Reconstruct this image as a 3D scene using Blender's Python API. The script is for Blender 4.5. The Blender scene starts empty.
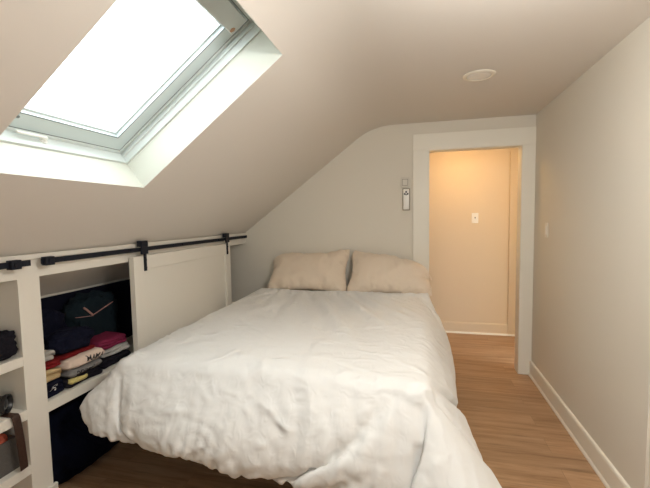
import bpy, bmesh, math, random
import numpy as np
from mathutils import Vector, Matrix, noise

random.seed(7)
S = bpy.context.scene
C = S.collection
PI = math.pi

# ------------------------------------------------------------------ materials
def mat(name, col, rough=.6, metal=0., spec=.5, bump=None, var=None, sheen=0., coat=0.):
    """bump: list of (scale, strength, stretch) noise layers; var: (scale, amount) brightness variation of the pigment"""
    m = bpy.data.materials.new(name); m.use_nodes = True
    nt = m.node_tree; b = nt.nodes['Principled BSDF']
    b.inputs['Base Color'].default_value = (*col, 1)
    b.inputs['Roughness'].default_value = rough
    b.inputs['Metallic'].default_value = metal
    b.inputs['Specular IOR Level'].default_value = spec
    if sheen: b.inputs['Sheen Weight'].default_value = sheen
    if coat: b.inputs['Coat Weight'].default_value = coat
    tc = nt.nodes.new('ShaderNodeTexCoord')
    if var:
        n = nt.nodes.new('ShaderNodeTexNoise'); n.inputs['Scale'].default_value = var[0]; n.inputs['Detail'].default_value = 5
        r = nt.nodes.new('ShaderNodeMapRange'); r.inputs['To Min'].default_value = 1 - var[1]; r.inputs['To Max'].default_value = 1 + var[1]
        h = nt.nodes.new('ShaderNodeHueSaturation'); h.inputs['Color'].default_value = (*col, 1)
        nt.links.new(tc.outputs['Object'], n.inputs['Vector']); nt.links.new(n.outputs['Fac'], r.inputs['Value'])
        nt.links.new(r.outputs['Result'], h.inputs['Value']); nt.links.new(h.outputs['Color'], b.inputs['Base Color'])
    last = None
    for sc, st, stretch, *rd in bump or ():
        mp = nt.nodes.new('ShaderNodeMapping'); mp.inputs['Scale'].default_value = stretch
        n = nt.nodes.new('ShaderNodeTexNoise'); n.inputs['Scale'].default_value = sc; n.inputs['Detail'].default_value = 6; n.inputs['Roughness'].default_value = .6
        if rd: n.noise_type = 'RIDGED_MULTIFRACTAL'; n.inputs['Detail'].default_value = 3; n.inputs['Distortion'].default_value = .8; n.inputs['Lacunarity'].default_value = 2.2
        bp = nt.nodes.new('ShaderNodeBump'); bp.inputs['Strength'].default_value = st; bp.inputs['Distance'].default_value = .02
        nt.links.new(tc.outputs['Object'], mp.inputs['Vector']); nt.links.new(mp.outputs['Vector'], n.inputs['Vector'])
        nt.links.new(n.outputs['Fac'], bp.inputs['Height'])
        if last: nt.links.new(last.outputs['Normal'], bp.inputs['Normal'])
        last = bp
    if last: nt.links.new(last.outputs['Normal'], b.inputs['Normal'])
    return m

def glow(name, col, strength):
    m = bpy.data.materials.new(name); m.use_nodes = True; nt = m.node_tree
    b = nt.nodes['Principled BSDF']; b.inputs['Base Color'].default_value = (*col, 1)
    b.inputs['Emission Color'].default_value = (*col, 1); b.inputs['Emission Strength'].default_value = strength
    return m

def glass_mat(name):
    m = bpy.data.materials.new(name); m.use_nodes = True; nt = m.node_tree
    nt.nodes.clear()
    out = nt.nodes.new('ShaderNodeOutputMaterial'); mix = nt.nodes.new('ShaderNodeMixShader')
    t = nt.nodes.new('ShaderNodeBsdfTransparent'); t.inputs['Color'].default_value = (.95, .97, .96, 1)
    g = nt.nodes.new('ShaderNodeBsdfGlossy'); g.inputs['Roughness'].default_value = .02
    mix.inputs[0].default_value = .05
    nt.links.new(t.outputs[0], mix.inputs[1]); nt.links.new(g.outputs[0], mix.inputs[2])
    nt.links.new(mix.outputs[0], out.inputs[0])
    return m

def floor_mat():
    m = bpy.data.materials.new('oak vinyl planks'); m.use_nodes = True; nt = m.node_tree; N = nt.nodes; L = nt.links
    b = N['Principled BSDF']; b.inputs['Roughness'].default_value = .42; b.inputs['Specular IOR Level'].default_value = .4
    tc = N.new('ShaderNodeTexCoord')
    br = N.new('ShaderNodeTexBrick'); br.offset = .37; br.inputs['Scale'].default_value = 1
    br.inputs['Brick Width'].default_value = 1.22; br.inputs['Row Height'].default_value = .152
    br.inputs['Mortar Size'].default_value = .0011; br.inputs['Mortar Smooth'].default_value = .1; br.inputs['Bias'].default_value = 0
    br.inputs['Color1'].default_value = (0, 0, 0, 1); br.inputs['Color2'].default_value = (1, 1, 1, 1); br.inputs['Mortar'].default_value = (.3, .3, .3, 1)
    L.new(tc.outputs['Object'], br.inputs['Vector'])
    sep = N.new('ShaderNodeSeparateColor'); L.new(br.outputs['Color'], sep.inputs[0])
    # every plank gets its own stretch of grain
    add = N.new('ShaderNodeVectorMath'); add.operation = 'MULTIPLY_ADD'
    comb = N.new('ShaderNodeCombineXYZ'); L.new(sep.outputs[0], comb.inputs[2])
    mp = N.new('ShaderNodeMapping'); mp.inputs['Scale'].default_value = (1.1, 13, 1); L.new(tc.outputs['Object'], mp.inputs['Vector'])
    L.new(comb.outputs[0], add.inputs[0]); add.inputs[1].default_value = (7, 7, 7); L.new(mp.outputs[0], add.inputs[2])
    g1 = N.new('ShaderNodeTexNoise'); g1.inputs['Scale'].default_value = 1.6; g1.inputs['Detail'].default_value = 7; g1.inputs['Roughness'].default_value = .70; g1.inputs['Distortion'].default_value = .5
    L.new(add.outputs[0], g1.inputs['Vector'])
    ramp = N.new('ShaderNodeValToRGB'); e = ramp.color_ramp.elements
    e[0].position = .27; e[0].color = (.23, .128, .066, 1); e[1].position = .74; e[1].color = (.52, .345, .215, 1)
    k = ramp.color_ramp.elements.new(.46); k.color = (.385, .235, .130, 1)
    L.new(g1.outputs['Fac'], ramp.inputs[0])
    # knots / darker streaks
    mp2 = N.new('ShaderNodeMapping'); mp2.inputs['Scale'].default_value = (2.2, 24, 1); L.new(tc.outputs['Object'], mp2.inputs['Vector'])
    g2 = N.new('ShaderNodeTexNoise'); g2.inputs['Scale'].default_value = 1.3; g2.inputs['Detail'].default_value = 3; L.new(mp2.outputs[0], g2.inputs['Vector'])
    r2 = N.new('ShaderNodeMapRange'); r2.inputs['From Min'].default_value = .60; r2.inputs['From Max'].default_value = .78; r2.inputs['To Min'].default_value = 1.; r2.inputs['To Max'].default_value = .62
    L.new(g2.outputs['Fac'], r2.inputs['Value'])
    pv = N.new('ShaderNodeMapRange'); pv.inputs['To Min'].default_value = .90; pv.inputs['To Max'].default_value = 1.1; L.new(sep.outputs[0], pv.inputs['Value'])
    mul = N.new('ShaderNodeMath'); mul.operation = 'MULTIPLY'; L.new(r2.outputs[0], mul.inputs[0]); L.new(pv.outputs[0], mul.inputs[1])
    seam = N.new('ShaderNodeMapRange'); seam.inputs['To Min'].default_value = 1.; seam.inputs['To Max'].default_value = .72; L.new(br.outputs['Fac'], seam.inputs['Value'])
    mul2 = N.new('ShaderNodeMath'); mul2.operation = 'MULTIPLY'; L.new(mul.outputs[0], mul2.inputs[0]); L.new(seam.outputs[0], mul2.inputs[1])
    h = N.new('ShaderNodeHueSaturation'); L.new(ramp.outputs[0], h.inputs['Color']); L.new(mul2.outputs[0], h.inputs['Value'])
    L.new(h.outputs[0], b.inputs['Base Color'])
    bp = N.new('ShaderNodeBump'); bp.inputs['Strength'].default_value = .12; bp.inputs['Distance'].default_value = .004
    L.new(g1.outputs['Fac'], bp.inputs['Height']); L.new(bp.outputs[0], b.inputs['Normal'])
    return m

ONE = (1, 1, 1)
M = dict(
    wall=mat('warm white wall paint', (.715, .68, .60), .85, bump=[(240, .05, ONE)]),
    ceil=mat('warm white ceiling paint', (.70, .66, .605), .9, bump=[(220, .06, ONE)]),
    hallwall=mat('tan hall paint', (.64, .525, .37), .85, bump=[(240, .05, ONE)]),
    trim=mat('white trim paint', (.81, .785, .70), .45),
    cab=mat('cream cabinet paint', (.76, .73, .66), .5),
    lining=mat('pale cream skylight lining', (.62, .63, .565), .6, var=(6, .03)),
    frame=mat('pale white lacquered window frame', (.66, .71, .70), .35),
    sash=mat('pale white window sash', (.58, .66, .67), .35),
    gasket=mat('grey rubber seal', (.22, .25, .25), .6),
    blind=mat('grey vent bar', (.50, .52, .50), .4),
    floor=floor_mat(),
    glass=glass_mat('clear window glass'),
    iron=mat('black powder coated steel', (.006, .008, .016), .55, spec=.3, bump=[(300, .05, ONE)]),
    duvet=mat('white crinkled cotton', (.735, .735, .72), .9, sheen=.1, bump=[(3.0, .8, (1.5, .7, .8), 1), (8, .8, (.9, 1.3, 1), 1), (20, .18, (1.2, .8, 1), 1)]),
    pillow=mat('beige cotton pillowcase', (.73, .62, .50), .9, sheen=.1, bump=[(4.5, .6, (1, 1, .5), 1), (30, .10, ONE)]),
    sheet=mat('white fitted sheet', (.75, .73, .69), .9),
    bedmetal=mat('dark bed frame', (.02, .017, .015), .5),
    navy=mat('dark navy board', (.007, .008, .018), .9, spec=.12),
    navycloth=mat('navy cloth', (.006, .007, .018), .95, spec=.12, bump=[(40, .4, ONE)]),
    bagcloth=mat('deep navy canvas', (.003, .0045, .014), .95, spec=.12, bump=[(50, .3, ONE)]),
    blackcloth=mat('black cloth', (.012, .011, .016), .95, spec=.12, bump=[(40, .5, ONE)]),
    tealcloth=mat('dark teal cloth', (.010, .018, .024), .95, spec=.12, bump=[(40, .4, ONE)]),
    red=mat('red cloth', (.17, .012, .014), .95, spec=.12, bump=[(60, .4, ONE)]),
    maroon=mat('maroon cloth', (.19, .022, .060), .95, spec=.12, bump=[(60, .4, ONE)]),
    pinkwhite=mat('off white pink cloth', (.70, .56, .47), .95, bump=[(60, .3, ONE)]),
    greycloth=mat('heather grey cloth', (.21, .20, .195), .95, spec=.12, var=(90, .25), bump=[(60, .3, ONE)]),
    palegrey=mat('pale grey cloth', (.42, .41, .39), .95, bump=[(60, .3, ONE)]),
    yellow=mat('pale yellow cloth', (.62, .52, .20), .95, bump=[(60, .3, ONE)]),
    tan=mat('tan cloth', (.52, .38, .20), .95, bump=[(60, .3, ONE)]),
    whiteprint=mat('white print ink', (.7, .7, .68), .8),
    blackprint=mat('black print ink', (.012, .012, .014), .8),
    pinkzip=mat('dusty pink trim', (.42, .22, .19), .7),
    plastic=mat('white plastic', (.78, .75, .68), .35),
    remotewhite=mat('bright white plastic', (.85, .84, .80), .3),
    button=mat('dark grey button', (.05, .05, .055), .4),
    holder=mat('brown grey plastic', (.27, .23, .18), .5),
    grille=mat('light grey plastic', (.66, .625, .55), .5),
    blackplastic=mat('black plastic', (.012, .012, .014), .35),
    lens=mat('lens glass', (.01, .012, .02), .06, coat=1),
    leather=mat('dark brown leather', (.040, .017, .010), .55, bump=[(120, .3, ONE)]),
    binfabric=mat('charcoal felt', (.10, .092, .085), .95, bump=[(150, .4, ONE)]),
    coral=mat('coral red cloth', (.55, .12, .07), .9, bump=[(60, .3, ONE)]),
    lampwhite=mat('white lamp plastic', (.75, .70, .60), .5),
    chip=mat('bare wood chip', (.40, .22, .13), .8),
    hallglow=glow('warm lamp glass', (1, .60, .21), 32),
)

# ------------------------------------------------------------------ mesh helpers
def box(bm, lo, hi, bev=0., seg=2):
    r = bmesh.ops.create_cube(bm, size=1)['verts']
    for v in r:
        v.co = Vector([lo[i] + (v.co[i] + .5) * (hi[i] - lo[i]) for i in range(3)])
    if bev:
        es = list({e for v in r for e in v.link_edges})
        bmesh.ops.bevel(bm, geom=es, offset=bev, segments=seg, affect='EDGES', profile=.5)

def prism(bm, poly, axis, a, b):
    """extrude a closed 2-D polygon along an axis from a to b"""
    o = [i for i in range(3) if i != axis]
    def P(p, t):
        c = [0, 0, 0]; c[o[0]], c[o[1]] = p; c[axis] = t; return bm.verts.new(c)
    A = [P(p, a) for p in poly]; B = [P(p, b) for p in poly]; n = len(poly)
    bm.faces.new(A[::-1]); bm.faces.new(B)
    for i in range(n): bm.faces.new([A[i], A[(i + 1) % n], B[(i + 1) % n], B[i]])

def cyl(bm, p, q, r, seg=24, r2=None, cap=True):
    p, q = Vector(p), Vector(q); d = q - p
    m = Matrix.Translation((p + q) / 2) @ d.to_track_quat('Z', 'Y').to_matrix().to_4x4()
    bmesh.ops.create_cone(bm, cap_ends=cap, segments=seg, radius1=r, radius2=r if r2 is None else r2, depth=d.length, matrix=m)

def ring(bm, outer, inner, z0, z1):
    """rectangular ring; outer/inner = (x0,x1,y0,y1)"""
    x0, x1, y0, y1 = outer; X0, X1, Y0, Y1 = inner
    box(bm, (x0, y0, z0), (X0, y1, z1)); box(bm, (X1, y0, z0), (x1, y1, z1))
    box(bm, (X0, y0, z0), (X1, Y0, z1)); box(bm, (X0, Y1, z0), (X1, y1, z1))

def lathe(bm, prof, seg=40):
    rings = [[bm.verts.new((r * math.cos(2 * PI * i / seg), r * math.sin(2 * PI * i / seg), z)) for i in range(seg)] for r, z in prof]
    for a, b in zip(rings, rings[1:]):
        for i in range(seg): bm.faces.new([a[i], a[(i + 1) % seg], b[(i + 1) % seg], b[i]])
    bm.faces.new(rings[0][::-1]); bm.faces.new(rings[-1])

def obj(name, bm, m, parent=None, smooth=False, auto=None):
    bmesh.ops.recalc_face_normals(bm, faces=bm.faces)
    me = bpy.data.meshes.new(name); bm.to_mesh(me); bm.free()
    me.materials.append(m)
    for p in me.polygons: p.use_smooth = smooth or bool(auto)
    if auto: me.set_sharp_from_angle(angle=math.radians(auto))
    o = bpy.data.objects.new(name, me); C.objects.link(o)
    if parent: o.parent = parent
    return o

def mk(fn, *a, **k):
    bm = bmesh.new(); fn(bm, *a, **k); return bm

def tag(o, label=None, cat=None, group=None, kind=None):
    for k, v in (('label', label), ('category', cat), ('group', group), ('kind', kind)):
        if v: o[k] = v
    return o

def thing(name, label, cat, loc=(0, 0, 0), group=None):
    o = bpy.data.objects.new(name, None); C.objects.link(o); o.location = loc; o.empty_display_size = .05
    return tag(o, label, cat, group)

def struct(name, bm, m, parent=None, **k):
    o = obj(name, bm, m, parent, **k)
    if not parent: o['kind'] = 'structure'
    return o

def text_mesh(name, body, size, m, parent, matrix, depth=.0008):
    cu = bpy.data.curves.new(name, 'FONT'); cu.body = body; cu.size = size; cu.extrude = depth; cu.align_x = 'CENTER'; cu.offset = size * .015
    t = bpy.data.objects.new(name, cu); C.objects.link(t)
    dg = bpy.context.evaluated_depsgraph_get()
    me = bpy.data.meshes.new_from_object(t.evaluated_get(dg)); bpy.data.objects.remove(t); bpy.data.curves.remove(cu)
    me.materials.clear(); me.materials.append(m)
    me.transform(matrix)
    o = bpy.data.objects.new(name, me); C.objects.link(o); o.parent = parent
    return o

# ------------------------------------------------------------------ measures
BACK, RIGHT, CEIL = 3.64, .966, 2.258
FX = -1.733                      # front of the built-in's face frame
KX = -2.12                       # knee wall behind it
K = .745                         # pitch of the sloped ceiling
SX = -.42                        # where the slope meets the flat ceiling
def slope_z(x): return CEIL + K * (x - SX)
REAR = -2.6
CORNER = 1.876                   # the right wall ends here
ALC = 2.3

# ------------------------------------------------------------------ the room
struct('floor', mk(box, (-2.4, REAR - .1, -.1), (ALC + .1, 4.9, 0)), M['floor'])
bm = bmesh.new()
box(bm, (-2.3, BACK, 0), (.091, BACK + .11, 2.4)); box(bm, (.861, BACK, 0), (RIGHT + .1, BACK + .11, 2.4)); box(bm, (.091, BACK, 2.01), (.861, BACK + .11, 2.4))
struct('wall_back', bm, M['wall'])
bm = bmesh.new()
prism(bm, [(RIGHT, BACK), (RIGHT, CORNER), (ALC, CORNER), (ALC, CORNER + .1), (RIGHT + .1, CORNER + .1), (RIGHT + .1, BACK)], 2, 0, 2.4)
bmesh.ops.bevel(bm, geom=[e for e in bm.edges if abs(e.verts[0].co.x - RIGHT) < 1e-4 and abs(e.verts[1].co.x - RIGHT) < 1e-4 and e.verts[0].co.y < 2 and e.verts[1].co.y < 2], offset=.012, segments=4, affect='EDGES')
struct('wall_right', bm, M['wall'])
struct('wall_right_alcove', mk(box, (ALC, REAR, 0), (ALC + .1, CORNER + .1, 2.4)), M['wall'])
bm = bmesh.new()
wx0, wx1, wz0, wz1 = .25, 1.35, .95, 2.05
box(bm, (-2.3, REAR - .1, 0), (wx0, REAR, 2.4)); box(bm, (wx1, REAR - .1, 0), (ALC + .1, REAR, 2.4))
box(bm, (wx0, REAR - .1, 0), (wx1, REAR, wz0)); box(bm, (wx0, REAR - .1, wz1), (wx1, REAR, 2.4))
struct('wall_rear', bm, M['wall'])
bm = bmesh.new(); box(bm, (KX - .05, REAR, 0), (KX, BACK, slope_z(KX))); box(bm, (KX, REAR, 0), (FX, .30, slope_z(KX) - .005))
prism(bm, [(KX, slope_z(KX) - .005), (FX, slope_z(KX) - .005), (FX, slope_z(FX) - .003)], 1, REAR, .30)
struct('wall_left', bm, M['wall'])
TL = (SX + .5725) / math.cos(math.atan(K))
struct('ceiling', mk(box, (SX + TL, REAR, CEIL), (ALC + .1, BACK, CEIL + .1)), M['ceil'])
# sloped ceiling with the skylight opening left free
oy0, oy1, ox0, ox1 = .89, 1.65, -1.328, -.582
th = math.atan(K); nrm = Vector((-math.sin(th), 0, math.cos(th)))
bm = bmesh.new()
XA = -.5725
xs, ys = [KX - .05, ox0, ox1, XA], [REAR, oy0, oy1, BACK]
def sv(x, y, t): return Vector((x, y, slope_z(x))) + nrm * t
g = [[[bm.verts.new(sv(x, y, t)) for y in ys] for x in xs] for t in (0, .002)]
for i in range(3):
    for j in range(3):
        if (i, j) == (1, 1): continue
        for t in (0, 1): bm.faces.new([g[t][i][j], g[t][i + 1][j], g[t][i + 1][j + 1], g[t][i][j + 1]])
bnd = [e for e in bm.edges if len(e.link_faces) == 1]
pair = {}
for i in range(4):
    for j in range(4): pair[g[0][i][j]] = g[1][i][j]
for e in bnd:
    a, b = e.verts
    if a in pair and b in pair: bm.faces.new([a, b, pair[b], pair[a]])
struct('ceiling_slope', bm, M['ceil'])
# softly rounded crease between the slope and the flat ceiling
TL = (SX - XA) / math.cos(th); rad = TL / math.tan(th / 2); cxx, czz = SX + TL, CEIL - rad
arc = [(cxx - rad * math.sin(t), czz + rad * math.cos(t)) for t in [th * i / 16 for i in range(17)]]
outer = [(cxx - (rad + .01) * math.sin(t), czz + (rad + .01) * math.cos(t)) for t in [th * i / 16 for i in range(16, -1, -1)]]
struct('ceiling_crease', mk(prism, arc + outer, 1, REAR, BACK), M['ceil'], auto=30)
# hall beyond the doorway
HY = 4.794
struct('wall_hall', mk(box, (-1.8, HY, 0), (ALC, HY + .1, 2.4)), M['hallwall'])
struct('wall_hall_left', mk(box, (-1.9, BACK + .11, 0), (-1.8, HY + .1, 2.4)), M['hallwall'])
struct('wall_hall_right', mk(box, (1.55, BACK + .11, 0), (1.65, HY, 2.4)), M['hallwall'])
struct('ceiling_hall', mk(box, (-1.9, BACK + .0, CEIL + .0), (ALC, HY + .1, CEIL + .1)), M['ceil'])

# trims
tr = thing('trim_1', None, None, (.476, BACK, 0)); tr['kind'] = 'structure'
def loc_box(o, lo, hi, bev=0):
    l = o.location; bm = bmesh.new(); box(bm, [lo[i] - l[i] for i in range(3)], [hi[i] - l[i] for i in range(3)], bev); return bm
TY = BACK - .018
struct('casing', loc_box(tr, (-.05, TY, 0), (.091, BACK, 2.0095), .002), M['trim'], tr)
struct('casing', loc_box(tr, (.861, TY, 0), (RIGHT - .0005, BACK, 2.0095), .002), M['trim'], tr)
struct('head_casing', loc_box(tr, (-.05, TY, 2.01), (RIGHT - .0005, BACK, 2.155), .002), M['trim'], tr)
struct('jamb', loc_box(tr, (.085, TY + .004, 0), (.094, BACK + .112, 2.006)), M['trim'], tr)
struct('jamb', loc_box(tr, (.858, TY + .004, 0), (.868, BACK + .112, 2.006)), M['trim'], tr)
struct('head_jamb', loc_box(tr, (.085, TY + .004, 2.004), (.868, BACK + .112, 2.012)), M['trim'], tr)
def base_profile(h=.132):
    return [(0, 0), (.024, 0), (.024, .010), (.016, .022), (.016, h - .012), (.012, h - .002), (.008, h), (0, h)]
def baseboard(name, poly_xy_axis, a, b, side):
    bm = bmesh.new()
    if poly_xy_axis == 1: prism(bm, [(RIGHT - d, z) for d, z in base_profile()], 1, a, b)
    else: prism(bm, [(side - d, z) for d, z in base_profile()], 0, a, b)
    return struct(name, bm, M['trim'])
baseboard('baseboard_right', 1, CORNER, TY - .001, 0)
baseboard('baseboard_alcove', 0, RIGHT - .024, ALC, CORNER)
baseboard('baseboard_back', 0, KX + .4, -.051, BACK)
bm = bmesh.new(); prism(bm, [(HY - d, z) for d, z in [(0, 0), (.016, 0), (.016, .12), (.010, .133), (0, .133)]], 0, -1.8, 1.012)
struct('baseboard_hall', bm, M['hallwall'])
struct('trim_2', mk(box, (1.013, HY - .02, 0), (1.13, HY, 2.13), .002), M['hallwall'])
bm = bmesh.new(); prism(bm, [(HY - d, z) for d, z in [(.0165, 0), (.030, 0), (.030, .008), (.022, .018), (.0205, .02), (.0165, .02)]], 0, -1.8, 1.012)
box(bm, (1.0125, HY - .032, 0), (1.13, HY - .0205, .02))
struct('trim_3', bm, M['trim'])

# ------------------------------------------------------------------ skylight
win = thing('window_1', None, None, ((ox0 + ox1) / 2, (oy0 + oy1) / 2, slope_z((ox0 + ox1) / 2))); win['kind'] = 'structure'
win.rotation_euler = Matrix(((-math.cos(th), 0, nrm.x), (0, -1, 0), (-math.sin(th), 0, nrm.z))).to_euler()
# local axes: x = down the slope, y = towards the viewer (-Y), z = outwards
HA, HB = (ox1 - ox0) / math.cos(th) / 2, (oy1 - oy0) / 2
def rect(i, top=0, bot=0): return (-HA + i + top, HA - i - bot, -HB + i, HB - i)
struct('lining', mk(ring, rect(-.02), rect(0), .0022, .150), M['lining'], win)
bm = mk(ring, rect(-.02), rect(.010), .1505, .275); ring(bm, rect(.0), rect(.022), .205, .275)
struct('window_frame', bm, M['frame'], win)
bm = bmesh.new()
for y0, y1 in ((-HB + .010, -HB + .021), (HB - .021, HB - .010)): box(bm, (-HA + .02, y0, .181), (HA - .012, y1, .192), .004)
struct('drip_rail', bm, M['frame'], win)
SI, SW = .026, .072
sash = struct('sash', mk(ring, rect(SI), rect(SI + SW, top=.02), .214, .272), M['sash'], win)
bm = mk(ring, rect(SI + SW, top=.02), rect(SI + SW + .010, top=.02), .232, .262)
struct('glazing_bead', bm, M['frame'], sash)
bm = mk(ring, rect(SI + SW - .004, top=.02), rect(SI + SW + .001, top=.02), .2125, .2139)
struct('seal', bm, M['gasket'], sash)
bm = mk(ring, rect(.0215), rect(.0255), .214, .27); struct('seal', bm, M['gasket'], win)
struct('pane', mk(box, (-HA + SI + SW, -HB + SI + SW, .248), (HA - SI - SW, HB - SI - SW, .254)), M['glass'], win)
vb = struct('vent_bar', mk(box, (-HA + .030, -HB + .062, .188), (-HA + .118, HB - .062, .2139), .004), M['blind'], win)
bm = bmesh.new()
pts = [(0, 0), (.012, -.006), (.024, .001), (.026, .013), (.012, .018), (.002, .011)]
prism(bm, [(-HA + .088 + x, -HB + .083 + y) for x, y in pts], 2, .1868, .1881); struct('paint_chip', bm, M['chip'], vb)
# handle on the lower frame
hd = mk(cyl, (HA - .0095, .05, .186), (HA - .016, .05, .186), .014, 20); cyl(hd, (HA - .016, .05, .186), (HA - .030, .05, .186), .008, 16)
hdl = obj('latch', hd, M['remotewhite'], win, auto=40)
bm = mk(box, (HA - .036, .045, .180), (HA - .026, .165, .192), .004); obj('lever', bm, M['remotewhite'], hdl, auto=40)
obj('screw', mk(cyl, (HA - SI - .05, .17, .2141), (HA - SI - .05, .17, .2115), .006, 12), M['gasket'], sash)

# unseen window added behind the viewer to supply fill light
w2 = thing('added_fill_window', None, None, ((wx0 + wx1) / 2, REAR, wz0)); w2['kind'] = 'structure'
bm = bmesh.new(); hw = (wx1 - wx0) / 2; hh = wz1 - wz0
for x0, x1, z0, z1 in ((-hw - .1, -hw, -.1, hh + .1), (hw, hw + .1, -.1, hh + .1), (-hw, hw, hh, hh + .1), (-hw, hw, -.1, 0)): box(bm, (x0, -.005, z0), (x1, .018, z1))
struct('casing', bm, M['trim'], w2)
bm = bmesh.new()
for x0, x1, z0, z1 in ((-hw, -hw + .05, 0, hh), (hw - .05, hw, 0, hh), (-hw, hw, 0, .05), (-hw, hw, hh - .05, hh), (-.025, .025, 0, hh)): box(bm, (x0, -.07, z0), (x1, -.03, z1))
struct('sash', bm, M['trim'], w2)
struct('pane', mk(box, (-hw + .05, -.052, .05), (hw - .05, -.048, hh - .05)), M['glass'], w2)

# ------------------------------------------------------------------ built-in under the slope
cb = thing('built_in_cabinet', 'cream built-in cabinet with open shelves under the sloped ceiling', 'cabinet', (FX, 1.36, 0))
def cbx(lo, hi, bev=0.): return loc_box(cb, lo, hi, bev)
Y0, YL, YR, YE = .302, 1.312, 1.413, BACK - .001
FT = .020
hz = 1.166
# face frame: header and posts
bm = bmesh.new()
l = cb.location
def fb(y0, y1, z0, z1): box(bm, (FX - FT - l.x, y0 - l.y, z0), (FX - l.x, y1 - l.y, z1))
fb(Y0, YE, hz, slope_z(FX - FT) - .002); fb(Y0, Y0 + .06, 0, hz); fb(YL, YR, 0, hz)
obj('face_frame', bm, M['cab'], cb)
bm = bmesh.new(); box(bm, (-.002, Y0 - l.y, slope_z(FX) - .030), (.010, YE - l.y, slope_z(FX) - .006), .003)
obj('top_moulding', bm, M['cab'], cb)
bm = bmesh.new(); box(bm, (.0, YL - l.y - .002, 0), (.016, YR - l.y + .012, .148), .003); obj('plinth_block', bm, M['cab'], cb)
def panel(y0, y1):
    bm = bmesh.new(); xa, xb = KX + .004, FX - FT - .001
    prism(bm, [(xa - l.x, 0), (xb - l.x, 0), (xb - l.x, slope_z(xb) - .004), (xa - l.x, slope_z(xa) - .004)], 1, y0 - l.y, y1 - l.y)
    return bm
obj('divider', panel(YL + .002, YR - .002), M['cab'], cb)
obj('side_panel', panel(Y0, Y0 + .02), M['cab'], cb)
obj('back_panel', cbx((KX + .004, Y0 + .021, .0), (KX + .012, YL + .0015, .98)), M['cab'], cb)
bp_ = obj('back_panel', cbx((KX + .004, YR - .0015, .0), (KX + .012, 3.60, .98)), M['navy'], cb); bp_['label'] = 'dark navy back panel of the clothes bay'
XB = KX + .0125
for z0, z1 in ((.771, .814), (.521, .567), (.262, .306)):
    obj('shelf', cbx((XB, Y0 + .0205, z0), (FX - .001, YL + .0015, z1), .002), M['cab'], cb)
obj('shelf', cbx((XB, YR - .0015, .503), (FX - .001, 3.60, .553), .002), M['cab'], cb)

# tracks
def track(y0, y1, stop, label):
    t = thing('sliding_door_track', label, 'door track', (-1.69, (y0 + y1) / 2, 1.2385), 'black door tracks')
    ly = t.location.y
    obj('rail', mk(box, (-.003, y0 - ly, -.013), (.003, y1 - ly, .013), .001), M['iron'], t)
    n = max(2, int((y1 - y0) / .42))
    for i in range(n):
        y = y0 + .045 + (y1 - y0 - .09) * i / (n - 1) - ly
        bm = mk(cyl, (-.0425, y, 0), (-.003, y, 0), .010, 16)
        sp = obj('spacer', bm, M['iron'], t, auto=40)
        obj('bolt_head', mk(cyl, (.0032, y, 0), (.010, y, 0), .009, 6), M['iron'], sp)
    for y in stop:
        bm = mk(box, (-.012, y - .022 - ly, -.020), (.019, y + .022 - ly, .020), .002); cyl(bm, (-.004, y - ly, .0), (.024, y - ly, .0), .012, 16)
        obj('stop_block', bm, M['iron'], t, auto=40)
    return t
track(1.392, 3.572, (1.424,), 'black steel door track running over the cream sliding panel towards the far corner')
track(.31, 1.342, (1.268, .36), 'short black steel track over the open shelves at the left edge')

# sliding panel
dy0, dy1, dz0, dz1 = 1.975, 3.205, .06, 1.196
dx0, dx1 = -1.722, -1.687
dr = thing('sliding_door', 'cream flat-panel sliding door hanging from the black track beside the bed', 'door', ((dx0 + dx1) / 2, (dy0 + dy1) / 2, dz0))
def dbx(lo, hi, bev=.0): return loc_box(dr, lo, hi, bev)
sw = .088
bm = bmesh.new(); L_ = dr.location
for lo, hi in (((dx0, dy0, dz0), (dx1, dy0 + sw, dz1)), ((dx0, dy1 - sw, dz0), (dx1, dy1, dz1)), ((dx0, dy0 + sw, dz1 - sw), (dx1, dy1 - sw, dz1)), ((dx0, dy0 + sw, dz0), (dx1, dy1 - sw, dz0 + sw))):
    box(bm, [lo[i] - L_[i] for i in range(3)], [hi[i] - L_[i] for i in range(3)], .0015)
obj('door_frame', bm, M['cab'], dr)
obj('door_panel', dbx((dx0 + .008, dy0 + sw, dz0 + sw), (dx1 - .014, dy1 - sw, dz1 - sw)), M['cab'], dr)
for y in (2.055, 3.128):
    bm = dbx((-1.7025, y - .030, 1.2545), (-1.666, y + .030, 1.292), .003)
    box(bm, (-1.679 - L_.x, y - .030 - L_.y, 1.208 - L_.z), (-1.666 - L_.x, y + .030 - L_.y, 1.2545 - L_.z), .003)
    h = obj('hanger', bm, M['iron'], dr)
    bm = dbx((dx1 + .0005, y + .006, 1.100), (dx1 + .009, y + .026, 1.209), .001)
    obj('strap', bm, M['iron'], h)
    for z in (1.12, 1.17): obj('bolt_head', dbx((dx1 + .0092, y + .010, z - .006), (dx1 + .014, y + .022, z + .006), .002), M['iron'], h)

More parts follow.
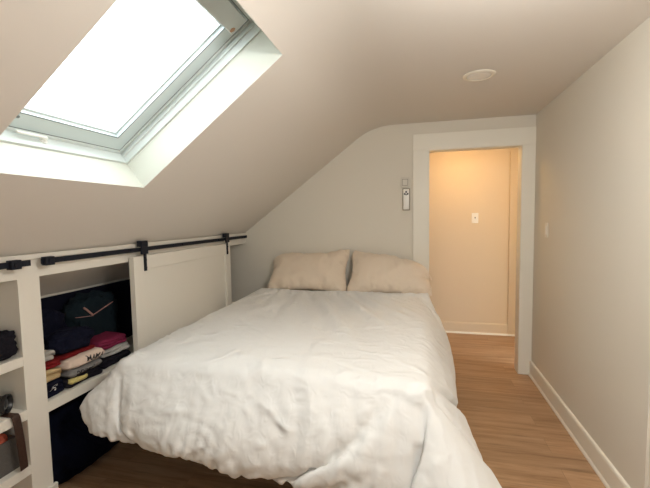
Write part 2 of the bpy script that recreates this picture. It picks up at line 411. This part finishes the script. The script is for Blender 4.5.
# ------------------------------------------------------------------ bed
bed = thing('bed', 'queen bed with mattress on a low dark frame under the white duvet', 'bed', (-.71, 2.57, 0))
MX0, MX1, MY0, MY1, MZ = -1.49, .045, 1.58, 3.60, .70
def bbx(lo, hi, bev=0., seg=2):
    l = bed.location; bm = bmesh.new(); box(bm, [lo[i] - l[i] for i in range(3)], [hi[i] - l[i] for i in range(3)], bev, seg); return bm
obj('mattress', bbx((MX0, MY0, .43), (MX1, MY1, MZ), .05, 5), M['sheet'], bed, smooth=True)
bm = bmesh.new(); l = bed.location
for lo, hi in (((MX0 + .02, MY0 + .03, .36), (MX0 + .05, MY1 - .01, .428)), ((MX1 - .05, MY0 + .03, .36), (MX1 - .02, MY1 - .01, .428)), ((MX0 + .02, MY0 + .03, .36), (MX1 - .02, MY0 + .06, .428)), ((MX0 + .02, MY1 - .04, .36), (MX1 - .02, MY1 - .01, .428))):
    box(bm, [lo[i] - l[i] for i in range(3)], [hi[i] - l[i] for i in range(3)])
for i in range(12):
    y = MY0 + .12 + i * .16; box(bm, (MX0 + .05 - l.x, y - l.y, .405), (MX1 - .05 - l.x, y + .07 - l.y, .425))
fr = obj('bed_frame', bm, M['bedmetal'], bed)
for x in (MX0 + .05, MX1 - .09, -.74):
    for y in (MY0 + .42, 2.70, MY1 - .06):
        o = obj('leg', bbx((x, y, 0), (x + .04, y + .04, .36)), M['bedmetal'], fr)

# ---- cloth: the duvet is draped with Blender's own cloth solver, then frozen into a mesh
def collider(name, lo, hi, bev=0.):
    bm = bmesh.new(); box(bm, lo, hi, bev, 4); me = bpy.data.meshes.new(name); bm.to_mesh(me); bm.free()
    o = bpy.data.objects.new(name, me); C.objects.link(o); o.modifiers.new('c', 'COLLISION')
    o.collision.thickness_outer = .008; o.collision.cloth_friction = 40
    return o

def run_cloth(o, frames):
    for f in range(1, frames + 1): S.frame_set(f)
    ev = o.evaluated_get(bpy.context.evaluated_depsgraph_get())
    co = [v.co.copy() for v in ev.data.vertices]; fs = [tuple(p.vertices) for p in ev.data.polygons]
    me = o.data; bpy.data.objects.remove(o); bpy.data.meshes.remove(me); S.frame_set(1)
    return co, fs

def pouch(NX, NY, shape, groups):
    """closed two-layer cloth sheet; shape(u, v) -> (x, y, z, half thickness)"""
    bm = bmesh.new(); G = [[[None] * (NX + 1) for _ in range(NY + 1)] for _ in range(2)]; uv = []
    for k in range(2):
        for j in range(NY + 1):
            for i in range(NX + 1):
                e = i in (0, NX) or j in (0, NY)
                if e and k: G[1][j][i] = G[0][j][i]; continue
                x, y, z, t = shape(i / NX, j / NY)
                if e: t = 0
                G[k][j][i] = bm.verts.new((x, y, z + (t if k == 0 else -t))); uv.append((i / NX, j / NY, k))
    for k in range(2):
        for j in range(NY):
            for i in range(NX):
                q = [G[k][j][i], G[k][j][i + 1], G[k][j + 1][i + 1], G[k][j + 1][i]]
                bm.faces.new(q if k == 0 else q[::-1])
    me = bpy.data.meshes.new('cloth'); bm.to_mesh(me); bm.free()
    o = bpy.data.objects.new('cloth', me); C.objects.link(o)
    for name, fn in groups.items():
        vg = o.vertex_groups.new(name=name)
        for n, (u, v, k) in enumerate(uv):
            w = fn(u, v, k)
            if w > 0: vg.add([n], min(1, w), 'REPLACE')
    return o, uv

cols = [collider('a', (MX0, MY0, .2), (MX1, MY1, MZ), .05), collider('b', (-1.95, .8, 0), (-1.672, 3.6, 1.2)), collider('d', (-3, 0, -.2), (2, 4, 0)), collider('e', (MX0 + .02, MY0 + .05, 0), (MX1 - .02, MY1, .3))]
NQ = 88
x0, x1, y0, y1 = -1.80, .46, 1.14, 3.30
rnd = random.Random(4)
def dshape(u, v):
    x = x0 + u * (x1 - x0); y = y0 + v * (y1 - y0)
    a = max(0, 1 - u / .45) ** 1.5 * max(0, 1 - v / .45) ** 1.5
    x += .14 * a; y += .09 * a; y += .09 * (1 - u) * (1 - v)
    b = max(0, u - .6) / .4 * max(0, 1 - v / .5); x += .16 * b; y -= .07 * b
    d = min(u, 1 - u, v, 1 - v)
    return (x + rnd.uniform(-.001, .001), y + rnd.uniform(-.001, .001), .75 + rnd.uniform(-.002, .002) + .004 * math.sin(9 * x + 4 * y), .03 * min(1, d / .02))
def hemw(u, v, k):
    d = min(u, 1 - u, v) * 2.2
    return 1 - d / .03 * .6 if d < .03 else 0
def pinw(u, v, k):
    if k and .3 < u < .7 and v > .42: return 1
    return 1 if v > .985 and .16 < u < .84 else 0
dv, duv = pouch(NQ, NQ, dshape, {'pin': pinw, 'hem': hemw})
m = dv.modifiers.new('cl', 'CLOTH'); s = m.settings
s.quality = 6; s.mass = .25; s.tension_stiffness = s.compression_stiffness = 12; s.shear_stiffness = 3; s.bending_stiffness = .02; s.air_damping = 1.5
s.vertex_group_mass = 'pin'; s.pin_stiffness = 1
s.use_pressure = True; s.uniform_pressure_force = 3.0
s.vertex_group_shrink = 'hem'; s.shrink_min = -.12; s.shrink_max = .07
cs = m.collision_settings; cs.collision_quality = 3; cs.distance_min = .008; cs.use_self_collision = True; cs.self_distance_min = .006; cs.self_friction = 5
m.point_cache.frame_start = 1; m.point_cache.frame_end = 60
dco, dfs = run_cloth(dv, 60)
for o in cols:
    me = o.data; bpy.data.objects.remove(o); bpy.data.meshes.remove(me)

def cloth_obj(name, co, fs, m, parent=None, sub=1):
    me = bpy.data.meshes.new(name); me.from_pydata([tuple(c) for c in co], [], fs); me.materials.append(m)
    for p in me.polygons: p.use_smooth = True
    o = bpy.data.objects.new(name, me); C.objects.link(o)
    if parent: o.parent = parent
    if sub:
        sm = o.modifiers.new('s', 'SUBSURF'); sm.levels = sub; sm.render_levels = sub
    return o

# the foot corner by the aisle flares out, the hem on the cupboard side is tucked up
for c in dco:
    low = max(0, .66 - c.z)
    rx = max(0, min(1, (c.x + .75) / .85)); ry = max(0, min(1, (2.35 - c.y) / .75))
    c.x += .29 * low * rx * rx * ry
    c.y -= .10 * low * rx * ry
    sd_ = max(0, min(1, (c.y - 1.62) / .5)); c.x -= .22 * sd_ * max(0, c.x - .075)
    lx = max(0, min(1, (.1 - c.x) / 1.5))
    c.z += low * (.10 + .20 * lx)
    c.x -= .10 * max(0, .72 - c.z) * max(0, min(1, (-1.2 - c.x) / .3))
# refine the draped sheet, then add gathers along the hem and soft creases
def refine(Gd):
    for ax_ in (0, 1):
        A = np.moveaxis(Gd, ax_, 0); P = np.concatenate([2 * A[:1] - A[1:2], A, 2 * A[-1:] - A[-2:-1]])
        mid = (-P[:-3] + 9 * P[1:-2] + 9 * P[2:-1] - P[3:]) / 16
        out = np.empty((2 * len(A) - 1,) + A.shape[1:]); out[0::2] = A; out[1::2] = mid
        Gd = np.moveaxis(out, 0, ax_)
    return Gd
idx = {}
for n, (u, v, k) in enumerate(duv): idx[(round(u * NQ), round(v * NQ), k)] = n
lay = []
for k in (0, 1):
    Gd = np.array([[dco[idx.get((i, j, k), idx.get((i, j, 0)))][:] for i in range(NQ + 1)] for j in range(NQ + 1)])
    lay.append(refine(Gd))
nn = 2 * NQ + 1
top_ = lay[0]
nr = np.cross(np.gradient(top_, axis=1), np.gradient(top_, axis=0)); nr /= np.linalg.norm(nr, axis=2, keepdims=True) + 1e-9
def nz(*a): return noise.noise(Vector(a))
def puff(n): return min(1, abs(n) * 3.2)                      # soft swells between narrow valleys
for j in range(nn):
    v = j / (nn - 1)
    for i in range(nn):
        u = i / (nn - 1)
        edge = min(1, min(u, 1 - u, v, 1 - v) / .02)
        hem = max(0, 1 - v / .34) ** 1.3; side = math.exp(-(1 - u) / .10)
        wv = u + .02 * nz(u * 6, v * 9, 2.2)
        d = hem * ((.006 + .030 * u) * (puff(nz(wv * 29, v * 1.8, 3.1)) - .6) + (.003 + .005 * u) * (puff(nz(wv * 60, v * 5, 9.1)) - .6))
        d += side * .010 * nz(u * 4, v * 24, 5.7)
        d += .0045 * (nz(u * 7, v * 5, 1.3) + .6 * nz(u * 15, v * 13, 4.3))
        d += (.0022 + .0025 * hem) * (puff(nz(u * 34 + 2 * nz(u * 9, v * 9, 7), v * 30, 6.6)) - .6)
        top_[j, i] += nr[j, i] * d * edge
co_, fs_ = [], []
ids = [[[0] * nn for _ in range(nn)] for _ in range(2)]
for k in (0, 1):
    for j in range(nn):
        for i in range(nn):
            if k and (i in (0, nn - 1) or j in (0, nn - 1)): ids[1][j][i] = ids[0][j][i]; continue
            ids[k][j][i] = len(co_); co_.append(lay[k][j, i])
    for j in range(nn - 1):
        for i in range(nn - 1):
            q = [ids[k][j][i], ids[k][j][i + 1], ids[k][j + 1][i + 1], ids[k][j + 1][i]]
            fs_.append(q if k == 0 else q[::-1])
dob = cloth_obj('duvet', co_, fs_, M['duvet'], sub=0)
tag(dob, 'white crinkled cotton duvet spread over the bed', 'duvet')

# ---- pillows
def pillow(name, w, h, seed, label, place):
    r = random.Random(seed)
    def sh(u, v):
        d = min(u, 1 - u, v, 1 - v)
        return ((u - .5) * w + r.uniform(-.002, .002), (v - .5) * h + r.uniform(-.002, .002), r.uniform(-.002, .002), .03 * min(1, d / .05))
    o, uv = pouch(46, 32, sh, {'hem': lambda u, v, k: 1 if min(u, 1 - u, v, 1 - v) < .03 else 0})
    m = o.modifiers.new('cl', 'CLOTH'); s = m.settings
    s.quality = 6; s.mass = .2; s.tension_stiffness = s.compression_stiffness = 15; s.shear_stiffness = 4; s.bending_stiffness = .02; s.air_damping = 3
    s.effector_weights.gravity = 0; s.use_pressure = True; s.uniform_pressure_force = 4.5
    s.vertex_group_shrink = 'hem'; s.shrink_min = -.05; s.shrink_max = .06
    m.point_cache.frame_start = 1; m.point_cache.frame_end = 40
    co, fs = run_cloth(o, 40)
    co = [place(c, u, v, k) for c, (u, v, k) in zip(co, uv)]
    ob = cloth_obj(name, co, fs, M['pillow'])
    return tag(ob, label, 'pillow', 'beige pillows at the bed head')

def placer(cx, by, bz, tilt, roll, sag, yaw, seed, right, flat=.62):
    R = Matrix.Rotation(yaw, 3, 'Z') @ Matrix.Rotation(tilt, 3, 'X') @ Matrix.Rotation(roll, 3, 'Z')
    def f(c, u, v, k):
        c = Vector((c.x, c.y, c.z * flat))
        e = max(0, (u - .5 if right else .5 - u) * 2 - .35) / .65 * max(0, v - .4) / .6; c.y -= .13 * e ** 2; c.y -= .028 * (1 - (2 * u - 1) ** 2) * max(0, 1 - v * 1.6) ** 2
        c.z += .011 * (noise.noise(Vector((c.x * 9, c.y * 9, seed))) + .6 * noise.noise(Vector((c.x * 22, c.y * 17, seed + 3)))) * (1 if k == 0 else -1) * min(1, min(u, 1 - u, v, 1 - v) / .05)
        rim = max(0, 1 - min(u, 1 - u, v, 1 - v) / .05)
        c.z += .010 * rim * noise.noise(Vector((u * 14, v * 14, seed + 5)))
        c.y -= sag(u, v)
        return R @ c + Vector((cx, by, bz))
    return f

def sag_left(u, v): return .035 * max(0, v - .4) * max(0, 1 - u * 4) ** 1
def sag_right(u, v): return .24 * max(0, v - .25) * max(0, (u - .45) / .55) ** 1.5 + .02 * max(0, v - .5) * max(0, .3 - u)
# the right-hand one first, the left-hand one overlaps its inner edge
pillow('pillow', .80, .50, 11, 'beige pillow at the bed head beside the doorway, its outer corner slumped', placer(-.252, 3.455, .915, math.radians(52), math.radians(-1), sag_right, 0, 2., True))
pillow('pillow', .83, .51, 23, 'beige pillow at the bed head on the cupboard side, upright with a ruffled edge', placer(-1.014, 3.470, .921, math.radians(52), math.radians(1), sag_left, 0, 8., False))

# ------------------------------------------------------------------ clothes and things in the built-in
from mathutils.bvhtree import BVHTree
def press(o, target, gap=.001):
    t = BVHTree.FromPolygons([v.co.copy() for v in target.data.vertices], [tuple(p.vertices) for p in target.data.polygons])
    xm = sum(v.co.x for v in o.data.vertices) / len(o.data.vertices)
    for v in o.data.vertices:
        h = t.ray_cast(Vector((-1.5, v.co.y, v.co.z)), Vector((-1, 0, 0)))[0]
        if h: v.co.x = h.x + gap + (.0012 if v.co.x > xm else 0)

def folded(name, y0, y1, xf, xb, z0, z1, m, seed, layers=3, wob=.018, parent=None):
    """a folded garment lying flat: its folded front edge (towards +x) shows the layers, the ends droop"""
    N, Mx = 28, 10
    h = z1 - z0; prof = []
    for l in range(layers):                                   # front folds
        for a in (-65, -30, 0, 30, 65):
            t = math.radians(a); prof.append((math.cos(t) * .5 / layers * h * 1.3, (l + .5 + math.sin(t) * .5) / layers))
    top = [(-i / Mx, 1.) for i in range(1, Mx + 1)]; bot = [(-i / Mx, 0.) for i in range(Mx, 0, -1)]
    bm = bmesh.new(); rows = []
    for j in range(N + 1):
        s = j / N; yy = y0 + (y1 - y0) * s
        endr = min(1, math.sin(PI * min(1, max(0.02, min(s, 1 - s) * 9 + .06) / 1) * .5) if min(s, 1 - s) < .11 else 1)
        row = []
        for dx, fz in prof: row.append((xf + dx - h * .4, fz))
        P = row + [(xf - h * .4 + tx * (xf - xb - h * .4), fz) for tx, fz in top] + [(xf - h * .4 + tx * (xf - xb - h * .4), fz) for tx, fz in bot]
        out = []
        for x, fz in P:
            q = Vector((x * 11, yy * 11, fz * 1.4 + seed)); q2 = Vector((x * 30, yy * 26, fz * 3 + seed + 7))
            dx = wob * noise.noise(q) + wob * .5 * noise.noise(q2)
            drop = .80 + .20 * endr + .30 * noise.noise(Vector((yy * 10, x * 8, seed + 2))) - .05
            zz = z0 + h * min(1, max(0, .5 + (fz - .5) * endr) * drop)
            out.append(bm.verts.new((x + dx - .012 * (1 - endr), yy, min(z1, max(z0, zz)))))
        rows.append(out)
    n = len(rows[0])
    for a, b in zip(rows, rows[1:]):
        for i in range(n): bm.faces.new([a[i], a[(i + 1) % n], b[(i + 1) % n], b[i]])
    bm.faces.new(rows[0][::-1]); bm.faces.new(rows[-1])
    return obj(name, bm, m, parent, auto=70)

def heap(name, c, r, m, seed, amp=.22, box_=None, po=.8):
    """a crumpled bundle of cloth"""
    bm = bmesh.new(); bmesh.ops.create_icosphere(bm, subdivisions=5, radius=1)
    for v in bm.verts:
        p = v.co.copy(); d = 1
        d += amp * noise.noise(p * 1.7 + Vector((seed, 0, 0))) + amp * .5 * (1 - abs(noise.noise(p * 3.7 + Vector((0, seed, 0)))) * 3) * .5 + amp * .22 * noise.noise(p * 9 + Vector((0, 0, seed)))
        q = Vector([c[i] + r[i] * math.copysign(abs(p[i]) ** po, p[i]) * d for i in range(3)])
        if box_:
            for i in range(3): q[i] = min(box_[1][i], max(box_[0][i], q[i]))
        v.co = q
    return obj(name, bm, m, None, smooth=True)

def tube(bm, pts, r, seg=8):
    """round tube along a polyline"""
    rings = []
    for i, p in enumerate(pts):
        d = (Vector(pts[min(i + 1, len(pts) - 1)]) - Vector(pts[max(i - 1, 0)])).normalized()
        a = d.orthogonal().normalized(); b = d.cross(a)
        rings.append([bm.verts.new(Vector(p) + r * (a * math.cos(2 * PI * k / seg) + b * math.sin(2 * PI * k / seg))) for k in range(seg)])
    for A, B in zip(rings, rings[1:]):
        off = min(range(seg), key=lambda o: (A[0].co - B[o].co).length)
        for k in range(seg): bm.faces.new([A[k], A[(k + 1) % seg], B[(k + 1 + off) % seg], B[(k + off) % seg]])
    bm.faces.new(rings[0][::-1]); bm.faces.new(rings[-1])

def onto(o, y, z, off=.0015):
    """first point of a bundle's surface met from the room side at (y, z)"""
    me = o.data; best = None
    for v in me.vertices:
        d = (v.co.y - y) ** 2 + (v.co.z - z) ** 2
        if d < .016 ** 2 and (best is None or v.co.x > best): best = v.co.x
    return Vector(((best if best is not None else -1.8) + off, y, z))

SH = .5535
G = 'clothes on the open shelf'
def cloth_thing(o, label, cat='clothing'): return tag(o, label, cat, G)
# left stack
a = cloth_thing(folded('folded_shirt', 1.418, 1.535, -1.752, -1.93, SH, .628, M['navycloth'], 1.1, 3), 'navy folded shirt with white letters, at the bottom beside the white post', 'shirt')
RX = Matrix(((0, 0, 1, 0), (1, 0, 0, 0), (0, 1, 0, 0), (0, 0, 0, 1)))            # text plane facing +x, reading along +y
def tx(y, z, x, roll=0, lean=0): return Matrix.Translation((x, y, z)) @ Matrix.Rotation(roll, 4, 'X') @ Matrix.Rotation(lean, 4, 'Y') @ RX
press(text_mesh('print', 'FI', .046, M['whiteprint'], a, tx(1.476, .578, -1.7445, -.15)), a)
b = cloth_thing(folded('folded_shirt', 1.422, 1.525, -1.756, -1.93, .629, .694, M['tan'], 2.7, 2), 'tan folded shirt lying on the navy lettered shirt', 'shirt')
cloth_thing(folded('folded_shirt', 1.420, 1.530, -1.765, -1.94, .695, .728, M['red'], 3.9, 2), 'red folded shirt lying on the tan shirt beside the post', 'shirt')
cloth_thing(folded('folded_shirt', 1.424, 1.505, -1.775, -1.90, .729, .782, M['palegrey'], 5.2, 2), 'pale grey folded shirt at the top of the pile beside the post', 'shirt')
# middle stack
a = cloth_thing(folded('folded_shirt', 1.538, 1.775, -1.757, -1.92, SH, .602, M['blackcloth'], 6.1, 2), 'black folded shirt with a pale yellow print, lowest in the middle pile', 'shirt')
folded('print', 1.552, 1.665, -1.7475, -1.785, .572, .600, M['yellow'], 7.9, 1, .006, a)
a = cloth_thing(folded('folded_shirt', 1.550, 1.770, -1.752, -1.93, .603, .648, M['greycloth'], 8.4, 1), 'heather grey folded shirt with black lettering', 'shirt')
press(text_mesh('lettering', 'bonsai', .046, M['blackprint'], a, tx(1.640, .610, -1.7395, -.10)), a)
a = cloth_thing(folded('folded_shirt', 1.538, 1.780, -1.752, -1.93, .649, .703, M['pinkwhite'], 9.3, 1), 'off-white folded shirt with black capital letters', 'shirt')
press(text_mesh('lettering', 'MAMA', .040, M['blackprint'], a, tx(1.705, .662, -1.7455, -.10)), a)
cloth_thing(folded('folded_shirt', 1.536, 1.765, -1.785, -1.93, .704, .722, M['red'], 10.2, 2), 'red folded shirt lying on the off-white lettered shirt', 'shirt')
cloth_thing(heap('sweater', (-1.855, 1.655, .775), (.075, .125, .06), M['navycloth'], 7.7, .25, box_=((-1.943, 1.510, .7235), (-1.778, 1.778, .87))), 'dark navy sweater crumpled on top of the red shirt', 'sweater')
# right stack
cloth_thing(folded('folded_shirt', 1.790, 2.02, -1.765, -1.93, SH, .620, M['blackcloth'], 11.6, 2), 'black folded shirt lowest in the pile nearest the sliding door', 'shirt')
cloth_thing(folded('folded_shirt', 1.788, 2.01, -1.768, -1.93, .621, .662, M['palegrey'], 12.6, 2), 'pale grey folded shirt under the maroon one', 'shirt')
cloth_thing(folded('folded_sweater', 1.786, 2.00, -1.775, -1.925, .663, .722, M['maroon'], 13.3, 3), 'maroon knitted sweater folded in the dark bay', 'sweater')
# bundles behind
LIM = ((-2.104, 1.418, SH + .001), (-1.945, 3, 1.0))
h1 = cloth_thing(heap('hooded_sweatshirt', (-2.03, 1.60, .74), (.11, .17, .17), M['navycloth'], 3.3, .3, box_=((-2.104, 1.418, SH + .001), (-1.958, 1.755, .97))), 'dark navy sweatshirt heaped at the back of the bay, white drawstring showing', 'sweatshirt')
h2 = cloth_thing(heap('jacket', (-2.03, 1.96, .76), (.11, .19, .19), M['tealcloth'], 6.1, .3, box_=((-2.104, 1.762, SH + .001), (-1.958, 2.30, 1.0))), 'dark teal jacket heaped near the sliding panel, with dusty pink piping', 'jacket')
bm = mk(tube, [onto(h1, 1.71 + .006 * i, .770 - .004 * i - (.012 if i > 3 else 0), .004) for i in range(7)], .0035); obj('drawstring', bm, M['whiteprint'], h1, smooth=True)
bm = bmesh.new()
tube(bm, [onto(h2, 1.86 + .012 * i, .900 - .012 * i, .004) for i in range(6)], .006); tube(bm, [onto(h2, 1.92 + .02 * i, .842 + .006 * i, .004) for i in range(9)], .0035)
tube(bm, [onto(h2, 1.80 + .02 * i, .855 - .003 * i, .004) for i in range(7)], .002)
obj('piping', bm, M['pinkzip'], h2, smooth=True)
bm = bmesh.new(); P = [onto(h2, 1.80 + .018 * math.cos(t) , .765 + .030 * math.sin(t), .005) for t in [2 * PI * i / 10 for i in range(10)]]
xm = max(p.x for p in P)
vs = [bm.verts.new((xm, p.y, p.z)) for p in P]; f = bm.faces.new(vs); ex = bmesh.ops.extrude_face_region(bm, geom=[f]); bmesh.ops.translate(bm, verts=[v for v in ex['geom'] if isinstance(v, bmesh.types.BMVert)], vec=(.002, 0, 0))
obj('patch', bm, M['greycloth'], h2)
# canvas bag on the floor under the shelf
bag = heap('duffel_bag', (-1.945, 1.80, .19), (.150, .375, .24), M['bagcloth'], 2.2, .14, ((-2.104, 1.419, .001), (-1.75, 2.6, .485)), .92)
tag(bag, 'navy canvas bag slumped on the floor under the clothes shelf', 'bag')
bm = mk(tube, [onto(bag, 1.62 + .34 * t, .30 - .16 * math.sin(PI * t), .006) for t in [i / 14 for i in range(15)]], .009); obj('handle', bm, M['bagcloth'], bag, smooth=True)

# left bay
tag(heap('clothing_bundle', (-1.82, 1.225, .882), (.085, .105, .07), M['blackcloth'], 9.7, .25, box_=((-1.95, 1.0, .8145), (-1.735, 1.308, .99))), 'crumpled black clothing bundle on the upper open shelf', 'clothing')
cam = thing('camera', 'black camera with a round lens on the middle open shelf', 'camera', (-1.90, 1.19, .5675))
def ax(p): return Vector(p) - cam.location
d = Vector((.86, .50, 0)).normalized(); pc = Vector((-1.868, 1.215, .614))
rot = d.to_track_quat('Z', 'Y').to_matrix()
def lens_part(name, prof, m, parent):
    bm = bmesh.new(); lathe(bm, prof, 36)
    for v in bm.verts: v.co = rot @ v.co + ax(pc)
    return obj(name, bm, m, parent, auto=35)
bm = mk(box, (-.062, -.045, -.032), (.062, .045, .0), .010, 3)
for v in bm.verts: v.co = rot @ v.co + ax(pc - d * .001)
bd = obj('body', bm, M['blackplastic'], cam, auto=35)
lb = lens_part('lens_barrel', [(.034, .0), (.036, .002), (.036, .03), (.039, .033), (.039, .060), (.0365, .062), (.0365, .085), (.042, .090), (.042, .105), (.039, .107), (.036, .104), (.031, .092), (.012, .088)], M['blackplastic'], cam)
lens_part('front_glass', [(.0305, .0925), (.030, .094), (.022, .098), (.010, .1005), (.001, .101)], M['lens'], lb)
# strap over the shelf edge
def ribbon(name, path, w, t, m, wdir):
    bm = bmesh.new(); rows = []
    for i, p in enumerate(path):
        p = Vector(p); tg = (Vector(path[min(i + 1, len(path) - 1)]) - Vector(path[max(0, i - 1)])).normalized()
        wd = Vector(wdir); wd = (wd - tg * wd.dot(tg)).normalized(); n = tg.cross(wd)
        rows.append([bm.verts.new(p + wd * sx * w / 2 + n * sz * t / 2) for sx, sz in ((-1, -1), (1, -1), (1, 1), (-1, 1))])
    for a, b in zip(rows, rows[1:]):
        for i in range(4): bm.faces.new([a[i], a[(i + 1) % 4], b[(i + 1) % 4], b[i]])
    bm.faces.new(rows[0][::-1]); bm.faces.new(rows[-1])
    return obj(name, bm, m, None, auto=50)
path = [(-1.790, 1.254, .5700), (-1.765, 1.254, .5700), (-1.748, 1.254, .5706), (-1.737, 1.254, .5722), (-1.7275, 1.254, .5710), (-1.7222, 1.255, .562)]
path += [(-1.7215 + .004 * math.sin(i * .3), 1.257 + .016 * (i / 9), .55 - .235 * i / 9) for i in range(10)]
tag(ribbon('leather_strap', path, .034, .003, M['leather'], (0, 1, 0)), 'dark brown leather strap hanging over the middle shelf edge', 'strap')
bin_ = thing('storage_bin', 'charcoal felt bin on the lowest open shelf', 'bin', (-1.93, 1.12, .3065))
bm = bmesh.new(); l = bin_.location
for lo, hi in (((-2.08, .95, .3065), (-1.77, 1.292, .315)), ((-1.778, .95, .315), (-1.77, 1.292, .452)), ((-2.08, .95, .315), (-2.072, 1.292, .452)), ((-2.072, .95, .315), (-1.778, .958, .452)), ((-2.072, 1.284, .315), (-1.778, 1.292, .452))):
    box(bm, [lo[i] - l[i] for i in range(3)], [hi[i] - l[i] for i in range(3)])
obj('basket', bm, M['binfabric'], bin_)
tag(heap('cloth', (-1.835, 1.195, .41), (.055, .09, .072), M['coral'], 4.4, .2, box_=((-2.06, .97, .316), (-1.783, 1.275, .50))), 'coral red cloth sticking out of the charcoal bin', 'cloth')
tag(heap('cloth', (-1.99, 1.12, .375), (.055, .12, .055), M['blackcloth'], 5.4, .2, box_=((-2.065, .965, .316), (-1.925, 1.28, .45))), 'black cloth lying in the charcoal bin behind the coral cloth', 'cloth')

# ------------------------------------------------------------------ wall and ceiling fittings
def plate(name, label, cat, loc, w, h, facing, d=.006):
    t = thing(name, label, cat, loc)
    if facing == 'x': lo, hi = (-d, -w / 2, -h / 2), (-.0003, w / 2, h / 2)
    else: lo, hi = (-w / 2, -d, -h / 2), (w / 2, -.0003, h / 2)
    obj('cover_plate', mk(box, lo, hi, .0022), M['grille' if name == 'wall_sensor' else 'plastic'], t, auto=40)
    return t
t = plate('light_switch', 'white rocker light switch on the right wall near the doorway', 'switch', (RIGHT, 3.287, 1.292), .072, .116, 'x')
obj('rocker', mk(box, (-.0095, -.0165, -.033), (-.0062, .0165, .033), .0015), M['remotewhite'], t)
t = plate('light_switch', 'white toggle switch plate on the hall wall seen through the doorway', 'switch', (.643, HY, 1.381), .074, .118, 'y')
obj('toggle', mk(box, (-.005, -.018, -.004), (.005, -.0062, .012), .001), M['button'], t)
t = plate('wall_sensor', 'small square white plate above the remote by the doorway', 'sensor', (-.121, BACK, 1.727), .078, .092, 'y', .022)
bm = mk(ring, (-.026, .026, -.030, .030), (-.022, .022, -.026, .026), 0, .001)
for v in bm.verts: v.co = Vector((v.co.x, -.0222 - v.co.z, v.co.y))
obj('bezel', bm, M['holder'], t)
t = thing('remote_control', 'slim white remote with dark buttons in a wall holder by the doorway', 'remote', (-.111, BACK, 1.572))
obj('wall_mount', mk(box, (-.034, -.012, -.102), (.034, -.0003, .100), .003), M['holder'], t)
rm = obj('handset', mk(box, (-.027, -.028, -.094), (.027, -.0125, .094), .006, 3), M['remotewhite'], t, auto=40)
def bt(x, z, r): return mk(cyl, (x, -.0282, z), (x, -.0305, z), r, 20)
for x, z, r in ((0, .067, .0085), (-.013, .049, .0085), (.013, .049, .0085), (0, .041, .006)): obj('button', bt(x, z, r), M['button'], t)

t = thing('recessed_light', 'round white recessed light in the flat ceiling', 'ceiling light', (.354, 2.527, CEIL))
bm = bmesh.new(); lathe(bm, [(.070, -.0005), (.094, -.0005), (.094, -.004), (.086, -.009), (.074, -.010), (.070, -.006)]); obj('trim_ring', bm, M['lampwhite'], t, auto=30)
bm = bmesh.new(); lathe(bm, [(.0695, -.0012), (.0695, -.006), (.05, -.0075), (.001, -.008)]); obj('diffuser', bm, M['remotewhite'], t, smooth=True)

t = thing('hall_ceiling_lamp', 'round warm ceiling lamp in the hall beyond the doorway', 'lamp', (.45, 4.22, CEIL))
bm = bmesh.new(); lathe(bm, [(.13, -.0005), (.13, -.02), (.11, -.024)]); obj('canopy', bm, M['lampwhite'], t, auto=30)
bm = bmesh.new(); lathe(bm, [(.108, -.025), (.10, -.05), (.07, -.072), (.03, -.082), (.001, -.084)]); obj('shade', bm, M['hallglow'], t, smooth=True)

# ------------------------------------------------------------------ daylight and added fill
w = bpy.data.worlds.new('overcast'); S.world = w; w.use_nodes = True
bg = w.node_tree.nodes['Background']; bg.inputs['Color'].default_value = (.93, .97, 1., 1); bg.inputs['Strength'].default_value = 4.0

def portal(name, loc, rot, sx, sy):
    l = bpy.data.lights.new(name, 'AREA'); l.shape = 'RECTANGLE'; l.size = sx; l.size_y = sy; l.cycles.is_portal = True
    o = bpy.data.objects.new(name, l); C.objects.link(o); o.location = loc; o.rotation_euler = rot
    return o
p = portal('skylight_portal', win.location + nrm * .30, (0, 0, 0), 2 * HA, 2 * HB)
p.rotation_euler = nrm.to_track_quat('Z', 'Y').to_euler()
portal('fill_window_portal', ((wx0 + wx1) / 2, REAR - .12, (wz0 + wz1) / 2), (math.radians(90), 0, 0), wx1 - wx0, wz1 - wz0)
l = bpy.data.lights.new('added_fill_light', 'POINT'); l.shadow_soft_size = .11; l.energy = 27; l.color = (1, .97, .92)  # unseen point light added to fill the room, no fixture behind it
o = bpy.data.objects.new('added_fill_light', l); C.objects.link(o); o.location = (.40, .90, 1.96)

# ------------------------------------------------------------------ camera
yaw, pitch, roll, F = .240585903, -.0698537082, -.0168572203, 382.568566
f = Vector((-math.sin(yaw) * math.cos(pitch), math.cos(yaw) * math.cos(pitch), math.sin(pitch)))
r = Vector((math.cos(yaw), math.sin(yaw), 0)); u = r.cross(f)
r2 = r * math.cos(roll) + u * math.sin(roll); u2 = -r * math.sin(roll) + u * math.cos(roll)
cd = bpy.data.cameras.new('camera'); co = bpy.data.objects.new('camera_view', cd); C.objects.link(co)
cd.sensor_width = 36; cd.sensor_fit = 'HORIZONTAL'; cd.lens = 36 * F / 650; cd.clip_start = .02
mw = Matrix.Identity(4)
for i in range(3): mw[i][0] = r2[i]; mw[i][1] = u2[i]; mw[i][2] = -f[i]
mw[2][3] = 1.42
co.matrix_world = mw
S.camera = co

S.view_settings.view_transform = 'Standard'; S.view_settings.look = 'None'; S.view_settings.gamma = 1; S.view_settings.use_curve_mapping = False
S.view_settings.exposure = 0.88
S.cycles.use_denoising = True
S.cycles.max_bounces = 12; S.cycles.diffuse_bounces = 8
